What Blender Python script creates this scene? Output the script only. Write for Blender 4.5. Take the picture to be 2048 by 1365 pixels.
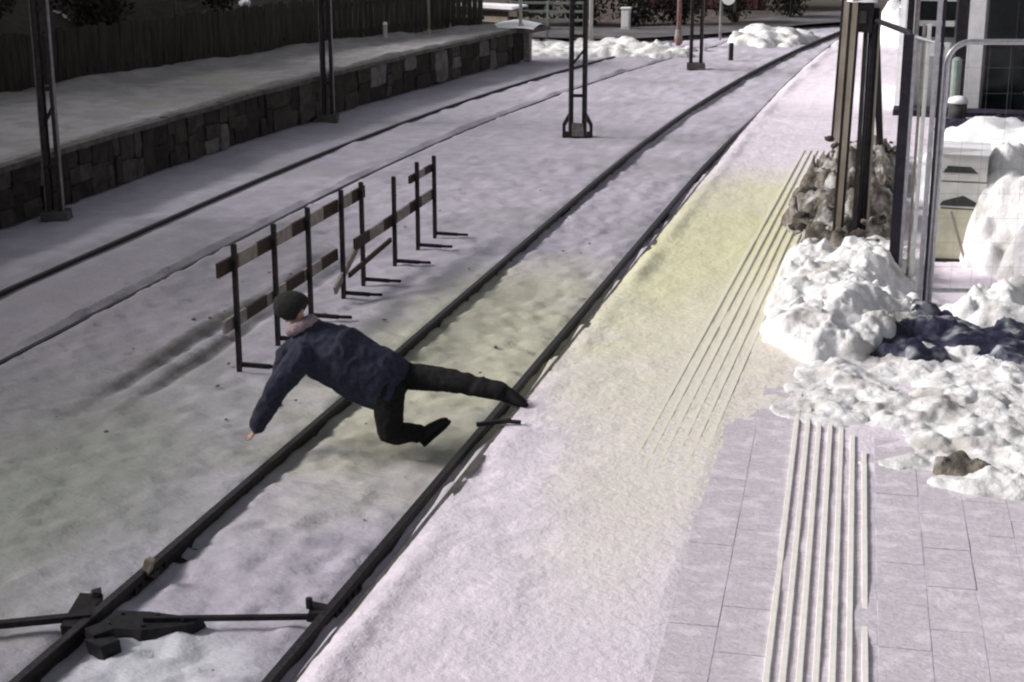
import bpy, bmesh, math, random
import numpy as np
from mathutils import Vector, Matrix, noise as mnoise

R = math.radians
for o in list(bpy.data.objects): bpy.data.objects.remove(o)
sc = bpy.context.scene
col = sc.collection
random.seed(7); rng = np.random.default_rng(7)

# ------------------------------------------------------------------ camera
CAM_H = 4.7
cd = bpy.data.cameras.new('camera'); cam = bpy.data.objects.new('camera', cd); col.objects.link(cam)
cam.location = (0, 0, CAM_H)
cam.rotation_euler = (R(90 - 16.238), 0, R(14.726))
cd.sensor_width = 36; cd.lens = 36 * 3200 / 2048; cd.clip_start = .1; cd.clip_end = 2000
sc.camera = cam

# ------------------------------------------------------------------ sky, sun, exposure
SUN_EL, SUN_AZ = 27.0, -98.0          # azimuth from +y, clockwise (sun stands over the wooded slope on the left)
w = bpy.data.worlds.new('World'); sc.world = w; w.use_nodes = True
nt = w.node_tree; nt.nodes.clear()
sky = nt.nodes.new('ShaderNodeTexSky'); sky.sky_type = 'NISHITA'; sky.sun_disc = False
sky.sun_elevation = R(SUN_EL); sky.sun_rotation = R(SUN_AZ)
sky.air_density = 1.0; sky.dust_density = 4.0; sky.ozone_density = 1.0
hs = nt.nodes.new('ShaderNodeHueSaturation'); hs.inputs['Saturation'].default_value = .22
bg = nt.nodes.new('ShaderNodeBackground'); bg.inputs['Strength'].default_value = .05
ow = nt.nodes.new('ShaderNodeOutputWorld')
nt.links.new(sky.outputs[0], hs.inputs['Color']); nt.links.new(hs.outputs[0], bg.inputs[0]); nt.links.new(bg.outputs[0], ow.inputs[0])
sd = bpy.data.lights.new('sun', 'SUN'); sd.energy = 3.0; sd.angle = R(26); sd.color = (1, .955, .93)
so = bpy.data.objects.new('sun', sd); col.objects.link(so)
dvec = Vector((math.sin(R(SUN_AZ)) * math.cos(R(SUN_EL)), math.cos(R(SUN_AZ)) * math.cos(R(SUN_EL)), math.sin(R(SUN_EL))))
so.rotation_euler = dvec.to_track_quat('Z', 'Y').to_euler(); so.location = (-20, 10, 30)
sc.view_settings.view_transform = 'Standard'; sc.view_settings.look = 'None'
sc.view_settings.gamma = 1; sc.view_settings.use_curve_mapping = False
sc.view_settings.exposure = 1.0
sc.render.engine = 'CYCLES'
sc.cycles.filter_width = 2.2

# ------------------------------------------------------------------ materials
def lin(c):
    return tuple(((v / 12.92) if v <= .04045 else ((v + .055) / 1.055) ** 2.4) for v in c)
MATS = {}
def mat(name, c1, c2=None, scale=4., rough=.8, metal=0., bump=0., bscale=None, detail=4., c3=None, s3=.7, stretch=None, lo=.35, hi=.65, world=False):
    """noise mix of c1/c2 (linear albedo), optional third large-scale tone, bump relief"""
    if name in MATS: return MATS[name]
    m = bpy.data.materials.new(name); m.use_nodes = True
    t = m.node_tree; N = t.nodes; L = t.links
    b = N['Principled BSDF']; b.inputs['Roughness'].default_value = rough; b.inputs['Metallic'].default_value = metal
    b.inputs['Specular IOR Level'].default_value = .25
    tc = N.new('ShaderNodeTexCoord'); src = tc.outputs['Object']
    if world: src = N.new('ShaderNodeNewGeometry').outputs['Position']
    if stretch:
        mp = N.new('ShaderNodeMapping'); mp.inputs['Scale'].default_value = stretch; L.new(src, mp.inputs[0]); src = mp.outputs[0]
    def nz(s, d=detail):
        n = N.new('ShaderNodeTexNoise'); n.inputs['Scale'].default_value = s; n.inputs['Detail'].default_value = d
        n.inputs['Roughness'].default_value = .6; L.new(src, n.inputs['Vector']); return n
    def ramp(n, a, bb):
        r = N.new('ShaderNodeMapRange'); r.inputs['From Min'].default_value = a; r.inputs['From Max'].default_value = bb
        r.interpolation_type = 'SMOOTHSTEP'; L.new(n.outputs['Fac'], r.inputs['Value']); return r
    out = None
    if c2 is None: b.inputs['Base Color'].default_value = (*c1, 1)
    else:
        mx = N.new('ShaderNodeMix'); mx.data_type = 'RGBA'
        mx.inputs['A'].default_value = (*c1, 1); mx.inputs['B'].default_value = (*c2, 1)
        L.new(ramp(nz(scale), lo, hi).outputs[0], mx.inputs['Factor']); out = mx.outputs['Result']
        if c3:
            m2 = N.new('ShaderNodeMix'); m2.data_type = 'RGBA'; L.new(out, m2.inputs['A']); m2.inputs['B'].default_value = (*c3, 1)
            L.new(ramp(nz(s3, 3.), .48, .68).outputs[0], m2.inputs['Factor']); out = m2.outputs['Result']
        L.new(out, b.inputs['Base Color'])
    if bump:
        bp = N.new('ShaderNodeBump'); bp.inputs['Strength'].default_value = 1.; bp.inputs['Distance'].default_value = bump
        L.new(nz(bscale or scale, 5.).outputs['Fac'], bp.inputs['Height']); L.new(bp.outputs[0], b.inputs['Normal'])
    m['bsdf'] = b.name
    MATS[name] = m; return m

def add_patches(m, patches):
    """blobs of tint and painted-in shade: (x, y, rx, ry, colour, amount) with ragged edges, in object coordinates"""
    t = m.node_tree; N = t.nodes; L = t.links; b = N['Principled BSDF']
    cur = b.inputs['Base Color'].links[0].from_socket
    tc = N.new('ShaderNodeTexCoord'); sx = N.new('ShaderNodeSeparateXYZ'); L.new(tc.outputs['Object'], sx.inputs[0])
    n = N.new('ShaderNodeTexNoise'); n.inputs['Scale'].default_value = 1.3; n.inputs['Detail'].default_value = 6; L.new(tc.outputs['Object'], n.inputs['Vector'])
    def M(op, a, bb):
        q = N.new('ShaderNodeMath'); q.operation = op
        for i, v in enumerate((a, bb)):
            if isinstance(v, (int, float)): q.inputs[i].default_value = v
            else: L.new(v, q.inputs[i])
        return q.outputs[0]
    for (x, y, rx, ry, c, amt) in patches:
        u = M('DIVIDE', M('SUBTRACT', sx.outputs[0], x), rx); v = M('DIVIDE', M('SUBTRACT', sx.outputs[1], y), ry)
        d = M('ADD', M('MULTIPLY', u, u), M('MULTIPLY', v, v))
        d = M('ADD', d, M('MULTIPLY', M('SUBTRACT', n.outputs['Fac'], .5), .8))
        r = N.new('ShaderNodeMapRange'); r.interpolation_type = 'SMOOTHSTEP'
        r.inputs['From Min'].default_value = 1.15; r.inputs['From Max'].default_value = .0
        r.inputs['To Min'].default_value = 0; r.inputs['To Max'].default_value = amt; L.new(d, r.inputs['Value'])
        mx = N.new('ShaderNodeMix'); mx.data_type = 'RGBA'; L.new(r.outputs[0], mx.inputs['Factor'])
        L.new(cur, mx.inputs['A']); mx.inputs['B'].default_value = (*c, 1); cur = mx.outputs['Result']
    L.new(cur, b.inputs['Base Color'])

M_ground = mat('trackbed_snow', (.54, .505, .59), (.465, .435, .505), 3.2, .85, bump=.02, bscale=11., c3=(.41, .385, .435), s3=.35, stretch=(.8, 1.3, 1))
add_patches(M_ground, [(-4.4, 15.2, 1.7, 5.2, (.55, .55, .38), .75), (-7.4, 10.6, 2.6, 4.6, (.24, .26, .215), .85), (-9.2, 15.5, 3.0, 7., (.25, .235, .26), .85), (-7.5, 15.0, .13, 3.2, (.17, .165, .16), .9), (-7.1, 14.4, .11, 2.2, (.17, .165, .16), .9),  # wide dark blobs paint in left-side shade, narrow ones the barrier boards' shadows
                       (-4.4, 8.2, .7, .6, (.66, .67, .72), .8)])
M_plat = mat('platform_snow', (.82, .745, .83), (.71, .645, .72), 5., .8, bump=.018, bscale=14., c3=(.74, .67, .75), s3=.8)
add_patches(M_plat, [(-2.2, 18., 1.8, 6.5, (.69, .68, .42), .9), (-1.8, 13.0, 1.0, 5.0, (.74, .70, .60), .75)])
M_snow = mat('heaped_snow', (.84, .83, .84), (.70, .69, .70), 9., .8, bump=.014, bscale=30., c3=(.50, .48, .46), s3=2.4)
M_white = mat('fresh_snow', (.86, .86, .88), (.78, .78, .81), 3., .8, bump=.012, bscale=12.)
M_rubble = mat('rubble_earth', (.10, .088, .075), (.24, .21, .18), 9., .95, bump=.03, bscale=25., c3=(.55, .54, .53), s3=3.)
M_slab = mat('paving_concrete', (.51, .465, .515), (.61, .56, .615), 20., .85, bump=.008, bscale=30., c3=(.70, .645, .705), s3=5.5, stretch=(1., 1.35, 1), world=True)
M_rib = mat('tactile_rib', (.84, .81, .76), (.76, .73, .70), 12., .7)
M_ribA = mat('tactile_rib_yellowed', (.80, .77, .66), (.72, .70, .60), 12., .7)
M_rail = mat('rail_steel', (.018, .017, .018), (.035, .028, .024), 20., .55, .3)
M_railtop = mat('rail_head', (.03, .03, .036), (.07, .06, .06), 30., .4, .6)
M_wood = mat('old_timber', (.022, .018, .016), (.042, .036, .032), 8., .9, bump=.004, stretch=(1, 1, .15), world=True)
M_stone = [mat('wall_stone_%d' % i, c, tuple(v * 1.7 for v in c), 5., .95, bump=.02, bscale=14., world=True) for i, c in
           enumerate([(.026, .021, .019), (.036, .03, .027), (.05, .043, .04), (.095, .09, .086), (.02, .017, .015)])]
M_conc = mat('weathered_concrete', (.07, .064, .06), (.12, .11, .105), 4., .9, bump=.01, bscale=18.)
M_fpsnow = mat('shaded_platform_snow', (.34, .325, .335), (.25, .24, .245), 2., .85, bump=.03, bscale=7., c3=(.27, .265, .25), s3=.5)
M_mast = mat('mast_paint', (.035, .03, .03), (.06, .052, .05), 14., .6, .4)
M_mastlit = mat('lit_edge_galvanised', (.16, .155, .16), (.24, .235, .24), 10., .55, .5)  # paler tone for the masts' lit edges, also plain grey metal
M_galv = mat('galvanised_tube', (.42, .43, .46), (.55, .55, .58), 20., .4, .6)
M_dark = mat('dark_steel', (.016, .015, .02), (.03, .027, .03), 16., .55, .3)
M_darkp = mat('dark_post_paint', (.022, .018, .03), (.035, .03, .045), 10., .55, .2)
M_tan = mat('weathered_post_timber', (.27, .23, .185), (.38, .34, .285), 8., .85, stretch=(1, 1, .2))
M_barw = mat('barrier_faded_white', (.30, .265, .25), (.19, .17, .165), 12., .8)
M_barr = mat('barrier_dull_red', (.032, .019, .017), (.05, .03, .027), 12., .75)
M_navy = mat('navy_jacket_cloth', (.021, .023, .042), (.034, .036, .060), 25., .9, bump=.004, bscale=60.)
M_black = mat('black_trouser_cloth', (.008, .008, .009), (.014, .013, .014), 30., .95, bump=.003, bscale=70.)
M_shoe = mat('black_shoe_leather', (.007, .007, .008), (.012, .012, .012), 40., .6)
M_sole = mat('shoe_sole_rubber', (.03, .03, .03), (.05, .05, .05), 40., .8)
M_hat = mat('grey_green_knit', (.014, .015, .0145), (.026, .027, .026), 60., .95, bump=.003, bscale=120.)
M_scarf = mat('dusty_pink_scarf', (.26, .19, .21), (.34, .27, .29), 40., .95)
M_skin = mat('skin', (.42, .25, .19), (.48, .30, .23), 30., .6)
M_tarp = mat('navy_tarpaulin', (.014, .015, .035), (.03, .03, .06), 6., .45, bump=.02, bscale=12., c3=(.42, .43, .47), s3=2.6)
M_box = mat('white_box_plastic', (.66, .66, .64), (.58, .58, .55), 8., .6)
M_boxy = mat('yellowed_board', (.58, .57, .44), (.48, .47, .36), 5., .7)
M_hole = mat('dark_grey_opening', (.04, .042, .042), (.06, .062, .06), 8., .8)
M_render = mat('white_render', (.78, .78, .79), (.68, .68, .70), 6., .85)
M_glass = mat('dark_glazing', (.006, .009, .010), (.012, .016, .018), 3., .12)
M_hedge = mat('dark_violet_plinth', (.02, .015, .034), (.035, .028, .05), 5., .9)
M_green = mat('pale_green_metal', (.22, .27, .25), (.28, .33, .30), 10., .6)
M_sign = mat('sign_white', (.72, .74, .72), (.62, .64, .62), 10., .5)
M_red = mat('barn_red_boards', (.075, .028, .032), (.11, .045, .048), 6., .9, stretch=(1, 1, .2))
M_redpost = mat('red_pole_paint', (.17, .085, .08), (.25, .15, .145), 12., .6)
M_hill = mat('wooded_slope_earth', (.06, .046, .044), (.10, .078, .074), 1.2, 1., bump=.15, bscale=3., c3=(.05, .045, .036), s3=.3)
M_leaf = mat('bare_twigs_and_leaves', (.022, .022, .016), (.045, .038, .032), 5., .95)
M_road = mat('wet_road', (.085, .078, .085), (.14, .13, .135), 1.5, .7, bump=.01, bscale=20.)
M_bark = mat('bark', (.03, .024, .02), (.05, .042, .035), 10., .95, bump=.02)
M_icy = mat('ice_crust', (.6, .62, .68), (.5, .52, .58), 8., .35)

# ------------------------------------------------------------------ mesh helpers
def tag(o, label=None, cat=None, group=None, kind=None):
    if label: o['label'] = label
    if cat: o['category'] = cat
    if group: o['group'] = group
    if kind: o['kind'] = kind
    return o
def link(name, me, parent=None, loc=None):
    o = bpy.data.objects.new(name, me); col.objects.link(o)
    if parent is not None: o.parent = parent
    if loc is not None: o.location = loc
    return o
def empty(name, loc=(0, 0, 0), rz=0.):
    o = bpy.data.objects.new(name, None); col.objects.link(o); o.location = loc; o.rotation_euler = (0, 0, rz); o.empty_display_size = .2
    return o
class MB:
    def __init__(s): s.v = []; s.f = []; s.mi = []; s.mats = []
    def _m(s, m):
        if m not in s.mats: s.mats.append(m)
        return s.mats.index(m)
    def add(s, vs, fs, m):
        k = len(s.v); s.v += [tuple(v) for v in vs]; i = s._m(m)
        for f in fs: s.f.append(tuple(k + q for q in f)); s.mi.append(i)
        return s
    def box(s, c, d, m, rot=None, jit=0.):
        vs = []
        for z in (-.5, .5):
            for (x, y) in ((-.5, -.5), (.5, -.5), (.5, .5), (-.5, .5)):
                p = Vector((x * d[0] + random.uniform(-jit, jit), y * d[1] + random.uniform(-jit, jit), z * d[2] + random.uniform(-jit, jit)))
                if rot is not None: p = rot @ p
                vs.append(p + Vector(c))
        return s.add(vs, [(0, 3, 2, 1), (4, 5, 6, 7), (0, 1, 5, 4), (1, 2, 6, 5), (2, 3, 7, 6), (3, 0, 4, 7)], m)
    def bar(s, a, b, wd, ht, m, up=(0, 0, 1)):
        """rectangular bar from a to b; wd sideways, ht along 'up'"""
        a, b = Vector(a), Vector(b); d = (b - a); L = d.length; d.normalize()
        u = Vector(up); sd_ = d.cross(u)
        if sd_.length < 1e-4: sd_ = d.cross(Vector((1, 0, 0)))
        sd_.normalize(); u = sd_.cross(d)
        rot = Matrix((sd_, d, u)).transposed()
        return s.box((a + b) / 2, (wd, L, ht), m, rot)
    def tube(s, pts, rad, m, n=8, cap=True):
        pts = [Vector(p) for p in pts]; rr = rad if isinstance(rad, (list, tuple)) else [rad] * len(pts)
        k = len(s.v); mi = s._m(m); prev = None
        for i, p in enumerate(pts):
            d = (pts[min(i + 1, len(pts) - 1)] - pts[max(i - 1, 0)]).normalized()
            ref = prev if prev is not None else (Vector((0, 0, 1)) if abs(d.z) < .9 else Vector((1, 0, 0)))
            u = (ref - d * ref.dot(d)).normalized(); prev = u; v = d.cross(u)
            for j in range(n):
                a = 2 * math.pi * j / n; s.v.append(tuple(p + (u * math.cos(a) + v * math.sin(a)) * rr[i]))
        for i in range(len(pts) - 1):
            for j in range(n):
                s.f.append((k + i * n + j, k + i * n + (j + 1) % n, k + (i + 1) * n + (j + 1) % n, k + (i + 1) * n + j)); s.mi.append(mi)
        if cap:
            s.f.append(tuple(k + j for j in range(n))[::-1]); s.mi.append(mi)
            e = k + (len(pts) - 1) * n; s.f.append(tuple(e + j for j in range(n))); s.mi.append(mi)
        return s
    def mesh(s, name, smooth=False):
        me = bpy.data.meshes.new(name); me.from_pydata(s.v, [], s.f)
        for m in s.mats: me.materials.append(m)
        me.polygons.foreach_set('material_index', s.mi)
        if smooth: me.polygons.foreach_set('use_smooth', [True] * len(s.f))
        me.update(); return me
    def build(s, name, parent=None, loc=None, smooth=False):
        return link(name, s.mesh(name, smooth), parent, loc)

# numpy value noise
_P = rng.random((256, 256))
def vnoise(x, y):
    xi = np.floor(x).astype(int); yi = np.floor(y).astype(int); fx = x - xi; fy = y - yi
    fx = fx * fx * (3 - 2 * fx); fy = fy * fy * (3 - 2 * fy)
    a = _P[xi % 256, yi % 256]; b = _P[(xi + 1) % 256, yi % 256]; c = _P[xi % 256, (yi + 1) % 256]; d = _P[(xi + 1) % 256, (yi + 1) % 256]
    return (a * (1 - fx) + b * fx) * (1 - fy) + (c * (1 - fx) + d * fx) * fy - .5
def fbm(x, y, s, o=4):
    t = 0; a = 1.
    for i in range(o):
        t = t + a * vnoise(x * s + 17.3 * i, y * s + 9.1 * i); a *= .5; s *= 2.03
    return t
def sstep(a, b, x):
    t = np.clip((x - a) / (b - a), 0, 1); return t * t * (3 - 2 * t)
def chunks_h(x, y, pts):
    """height field of broken tilted blocks (px,py,r,h,angle,gx,gy)"""
    h = np.zeros_like(x)
    for (px, py, r, hh, an, ga, gb) in pts:
        i = (np.abs(x - px) < r * 1.5) & (np.abs(y - py) < r * 1.5)
        if not i.any(): continue
        dx, dy = x[i] - px, y[i] - py; c, s_ = math.cos(an), math.sin(an); u = (dx * c + dy * s_) / r; v = (dy * c - dx * s_) / (r * .7)
        q = np.maximum(np.maximum(np.abs(u), np.abs(v)), (np.abs(u) + np.abs(v)) * .72)
        f = hh * (1 + ga * u + gb * v) * np.clip((1.0 - q) / .22, 0, 1)
        h[i] = np.maximum(h[i], f)
    return h
def clods(x, y, pts):
    """height of the highest of many rounded lumps (px,py,r,h)"""
    h = np.zeros_like(x)
    for (px, py, r, hh) in pts:
        q = 1 - ((x - px) ** 2 + (y - py) ** 2) / (r * r)
        h = np.maximum(h, np.where(q > 0, hh * np.sqrt(np.clip(q, 0, 1)), 0))
    return h
def grid_mesh(name, xs, ys, zf, m, smooth=True, warp=None):
    X, Y = np.meshgrid(xs, ys)
    if warp: X, Y = warp(X, Y)
    Z = zf(X, Y)
    V = np.stack([X, Y, Z], -1).reshape(-1, 3); nx, ny = len(xs), len(ys)
    i = np.arange((ny - 1) * (nx - 1)); r = i // (nx - 1); c = i % (nx - 1); a = r * nx + c
    Fq = np.stack([a, a + 1, a + 1 + nx, a + nx], -1)
    me = bpy.data.meshes.new(name)
    me.vertices.add(len(V)); me.vertices.foreach_set('co', V.astype(np.float32).ravel())
    me.loops.add(Fq.size); me.loops.foreach_set('vertex_index', Fq.ravel().astype(np.int32))
    me.polygons.add(len(Fq)); me.polygons.foreach_set('loop_start', (np.arange(len(Fq)) * 4).astype(np.int32))
    me.polygons.foreach_set('use_smooth', np.full(len(Fq), smooth))
    me.materials.append(m); me.update(calc_edges=True); me.validate(); return me
def seg(*parts):
    out = []
    for (a, b, s) in parts: out += list(np.arange(a, b, s))
    out.append(parts[-1][1]); return np.array(out)

# plan lines: everything is straight near the camera and bends right far off
def curve_near(y): return np.where(np.asarray(y) > 24, .00285 * (np.asarray(y) - 24.) ** 2, 0.)
def curve_far(y): return np.where(np.asarray(y) > 22, .0045 * (np.asarray(y) - 22.) ** 2, 0.)
def curve_wall(y): return np.where(np.asarray(y) > 20, .0040 * (np.asarray(y) - 20.) ** 2, 0.)
def curve_edge(y): return np.where(np.asarray(y) > 26, .0017 * (np.asarray(y) - 26.) ** 2, 0.)
XL, XR, XF1, XF2, XW, XE = -5.10, -3.63, -10.5, -9.02, -12.4, -3.1
PZ = .5                                                     # platform top above the track snow

# ------------------------------------------------------------------ ground
foot = [(random.uniform(-5, -3.8), random.uniform(7.4, 26), random.uniform(.05, .13), random.uniform(.02, .07)) for _ in range(420)]
foot += [(random.uniform(-9, -5.3), random.uniform(8, 26), random.uniform(.05, .12), random.uniform(.015, .045)) for _ in range(330)]
foot += [(random.uniform(-5.0, -3.8), random.uniform(7.4, 8.6), random.uniform(.06, .16), random.uniform(.04, .1)) for _ in range(60)]
dent = [(random.uniform(-9, -3.8), random.uniform(7.4, 25), random.uniform(.05, .10), random.uniform(.02, .07)) for _ in range(330)]
def ground_z(X, Y):
    z = -.045 + .05 * fbm(X, Y, .9, 3) + .035 * fbm(X, Y * .8, 4.5, 3)
    near = (X > -9.2) & (X < -3.2) & (Y > 7) & (Y < 27)
    zz = np.zeros_like(X); xs, ys = X[near], Y[near]
    zz[near] = clods(xs, ys, foot); dd = np.zeros_like(X); dd[near] = clods(xs * .75, ys * 1.5, [(a * .75, b * 1.5, c, d) for (a, b, c, d) in dent]); z = z + zz * .42 - dd * .6
    cn, cf = curve_near(Y), curve_far(Y)
    for (x0, c) in ((XL, cn), (XR, cn)):                     # flangeways and cleared strip along the rails
        d = X - (x0 + c)
        z = z - .03 * np.exp(-((d - .085) / .045) ** 2) - .02 * np.exp(-((d + .09) / .05) ** 2)
    for (x0, c) in ((XF1, cf), (XF2, cf)):
        d = X - (x0 + c); z = np.where(np.abs(d) < .11, np.minimum(z, -.075 + .012 * fbm(X, Y, 1.5, 2)), z)
    z = np.where(np.abs(X - (XL + XR) / 2 - cn) < .85, np.minimum(z, .02), z)
    for (x0, dx) in ((-7.5, .10), (-7.1, .02)):              # two grooves shaped in for the barrier boards' soft shadows
        d = X - (x0 + dx * np.sin(Y * .5)); z = z - .07 * np.exp(-(d / .09) ** 2) * sstep(12.8, 13.6, Y) * (1 - sstep(18.5, 20., Y))
    z = np.where((Y > 45.5) & (X < XE - .5), np.minimum(z, .05), z)
    z = z + .17 * sstep(XR + .07, XR + .2, X - curve_near(Y)) * (.8 + .6 * fbm(X, Y, 2., 3)) * (X < XE + .3)   # snow packed against the platform face
    z = np.where(X > XE + .3, -.1, z)
    return z
gx = seg((-300, -60, 30.), (-60, -20, 2.5), (-20, -9.4, .16), (-9.4, -3.0, .05), (-3.0, 3, .5), (3, 60, 8.), (60, 300, 40.))
gyy = seg((-60, 4, 8.), (4, 7.2, .4), (7.2, 17, .05), (17, 27, .08), (27, 54, .2), (54, 90, 2.), (90, 700, 60.))
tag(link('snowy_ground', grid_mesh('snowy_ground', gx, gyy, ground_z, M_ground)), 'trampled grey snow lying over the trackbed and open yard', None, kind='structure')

# road crossing behind the track end, one sheet just above the snow
mb = MB()
pr = [(-30, 46.3, 1.6), (-14, 46.3, 1.6), (-9, 46.5, 1.6), (-6.5, 49., 1.6), (-4, 53.0, 1.8), (0, 57.5, 2.2), (8, 64, 2.5), (30, 71, 3.)]
vs = []
for (x, y, wd) in pr: vs += [(x, y, .10), (x - .6, y + wd * 2.2, .10)]
mb.add(vs, [(2 * i, 2 * i + 2, 2 * i + 3, 2 * i + 1) for i in range(len(pr) - 1)], M_road)
tag(mb.build('road'), 'grey wet road beyond the far snow bank', None, kind='structure')

mb = MB(); mb.add([(-34, 49.9, .055), (-9.2, 50.0, .055), (-6.9, 52.6, .055), (-4.2, 57.0, .055), (0, 62.6, .055), (8, 70, .055), (60, 90, .055), (60, 160, .055), (-80, 160, .055)], [tuple(range(9))], M_hill)
tag(mb.build('verge'), 'dark bare earth beyond the road', None, kind='structure')

# ------------------------------------------------------------------ near platform
def slabzone(X, Y):
    return sstep(-1.33, -1.27, X + .03 * (Y - 8)) * (1 - sstep(11.6, 13.9, Y + 1.6 * fbm(X, Y, 1.4, 4)))
def plat_z(X, Y):
    am = 1 - .85 * sstep(-2.25, -2.05, X) * (1 - sstep(-1.42, -1.3, X))      # swept flatter over the tactile strip
    z = PZ + (.022 * fbm(X, Y, 1.3, 3) + .014 * fbm(X, Y, 7., 3) + .008 * fbm(X, Y, 22., 2)) * am
    sz = slabzone(X, Y); z = z * (1 - sz) + (PZ - .0090 + .001 * fbm(X, Y, 9., 2)) * sz
    z = z + .05 * np.exp(-((X - XE - curve_edge(Y) - .12) / .1) ** 2) * (.4 + 1.2 * fbm(X, Y, .7, 3))
    return z
px = seg((0, .3, .03), (.3, 4.2, .045), (4.2, 8, .3), (8, 60, 4.))
py = seg((-40, 5, 5.), (5, 7, .3), (7, 16, .045), (16, 30, .09), (30, 60, .3), (60, 200, 12.))
def warp(X, Y): return X + XE + curve_edge(Y), Y
pl = link('near_platform', grid_mesh('near_platform', px, py, plat_z, M_plat, warp=warp)); tag(pl, 'bright snow-covered station platform running along the track', None, kind='structure')
mb = MB(); ys_ = np.concatenate([np.arange(-40, 7, 5.), np.arange(7, 60, .5), np.arange(60, 201, 10.)])
vs = []
for y in ys_:
    x = XE + float(curve_edge(y)); vs += [(x + .005, y, -.3), (x + .005, y, PZ - .03), (x - .04, y, PZ - .03), (x - .04, y, PZ - .005), (x + .03, y, PZ - .005)]
fs = []
for i in range(len(ys_) - 1):
    for j in range(4): fs.append((i * 5 + j, i * 5 + j + 1, i * 5 + 5 + j + 1, i * 5 + 5 + j))
mb.add(vs, fs, M_conc); mb.build('platform_edge_beam', pl)

# paving slabs where the snow is worn thin; alike slabs share mesh data
DIRB = -.05                                                 # the guide strip runs slightly askew to the track
def slab_mesh(k):
    b = MB(); b.box((0, 0, 0), (.294, .594, .034), M_slab, jit=.0012); return b.mesh('paving_slab')
slabs = [slab_mesh(k) for k in range(4)]
for r_ in range(13):
    y = 7.0 + r_ * .6
    for c in range(9):
        off = [-.46, -.16, None, None, .75, 1.05, 1.35, 1.65, 1.95][c]
        if off is None: continue
        yo = y + (.3 if c % 2 else 0); x = -.66 + off + DIRB * (yo - 8)
        if x - .14 < -1.36 - .03 * (y - 8) or yo > 13.7: continue
        o = link('paving_slab', random.choice(slabs), pl, (x, yo, PZ - .0225 + random.uniform(-.002, .002))); o.rotation_euler = (random.uniform(-.003, .003), random.uniform(-.003, .003), -DIRB)

def rib(mb, x0, y0, y1, dx, wd, z0, ht, m, gaps=.25, seed=0., fade=0., fade_y=0.):
    n = int((y1 - y0) / .06); k0 = None; vs = []; fs = []
    for i in range(n + 1):
        y = y0 + i * .06; x = x0 + dx * (y - y0)
        bury = max(0., float(fbm(np.array([x * 3 + seed]), np.array([y]), 1.1, 3)[0]) - .18) * gaps + fade * max(0, fade_y - y)
        h = z0 + ht - bury + random.uniform(-.002, .002); wl = wd * random.uniform(.95, 1.03)
        vs += [(x - wl / 2, y, z0 - .02), (x - wl * .36, y, h), (x + wl * .36, y, h), (x + wl / 2, y, z0 - .02)]
    for i in range(n):
        for j in range(3): fs.append((i * 4 + j, i * 4 + j + 1, i * 4 + 5 + j, i * 4 + 4 + j))
    mb.add(vs, fs, m)
sb = empty('tactile_guide_strip', (-.66, 8, PZ)); tag(sb, 'tactile guide strip of seven pale ribs running down the near paved area', 'tactile strip', 'tactile strips in the platform')
tile = MB().box((0, 0, 0), (.30, .588, .03), M_slab, jit=.002).mesh('tile')
for r_ in range(11):
    y = 7.0 + r_ * .6
    for c in range(2):
        o = link('tile', tile, sb, (.14 + c * .306 + DIRB * (y - 8), y - 8, -.022)); o.rotation_euler = (0, 0, -DIRB)
for k in range(7):
    mb = MB(); rib(mb, .0 + k * .088 + DIRB * -1.4, -1.4, 5.3 - .35 * abs(k - 1.5) * (1 if k > 1 else .3), DIRB, .044, -.004, .016, M_rib, .05, k * 3.7); mb.build('rib', sb)
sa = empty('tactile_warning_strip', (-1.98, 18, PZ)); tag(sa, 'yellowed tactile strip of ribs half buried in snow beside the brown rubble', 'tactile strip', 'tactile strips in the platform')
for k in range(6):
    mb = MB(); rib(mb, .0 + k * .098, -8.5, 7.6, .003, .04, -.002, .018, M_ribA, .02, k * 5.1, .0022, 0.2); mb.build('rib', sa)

# ------------------------------------------------------------------ tracks
def rail_mesh(x0, cf, y0, y1, st=.5, dz=0.):
    b = MB(); prof = [(-.07, -.13), (-.07, -.10), (-.012, -.085), (-.012, .0), (-.036, .012), (-.036, .048), (-.028, .055), (.028, .055), (.036, .048), (.036, .012), (.012, 0), (.012, -.085), (.07, -.10), (.07, -.13)]
    ys = list(np.arange(y0, y1 + .01, st)); vs = []; n = len(prof)
    for y in ys:
        x = x0 + float(cf(y))
        for (a, z) in prof: vs.append((x + a, y, z + .012 + dz))
    f1, f2 = [], []
    for i in range(len(ys) - 1):
        for j in range(n - 1):
            q = (i * n + j, i * n + j + 1, (i + 1) * n + j + 1, (i + 1) * n + j); (f2 if j == 6 else f1).append(q[::-1])
    k = b.add(vs, f1, M_rail); i2 = b._m(M_railtop)
    for f in f2: b.f.append(f); b.mi.append(i2)
    return b
def track(name, label, xs, cf, y0, y1, dzs=(0., 0.)):
    t = empty(name, (0, 0, 0)); tag(t, label, 'railway track', 'railway tracks')
    for x, dz in zip(xs, dzs):
        rl_ = rail_mesh(x, cf, y0, y1, dz=dz).build('rail', t)
        for yj in (9.35, 22.4):                             # fish plates with bolts at the joints
            if dz > -.03:
                X = x + float(cf(yj)); fm = MB()
                for s_ in (-1, 1):
                    fm.box((X + s_ * .022, yj, -.03), (.018, .5, .075), M_rail)
                    for q in (-.18, -.06, .06, .18): fm.box((X + s_ * .04, yj + q, -.02), (.02, .03, .03), M_rail)
                fm.build('fish_plate', rl_)
    return t
track('railway_track', 'near railway track with two dark rails beside the platform', (XL, XR), curve_near, 3, 56, (-.022, -.022))
track('railway_track', 'far railway track partly buried in snow below the stone wall', (XF1, XF2), curve_far, 8, 47., (-.090, -.132))

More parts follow.
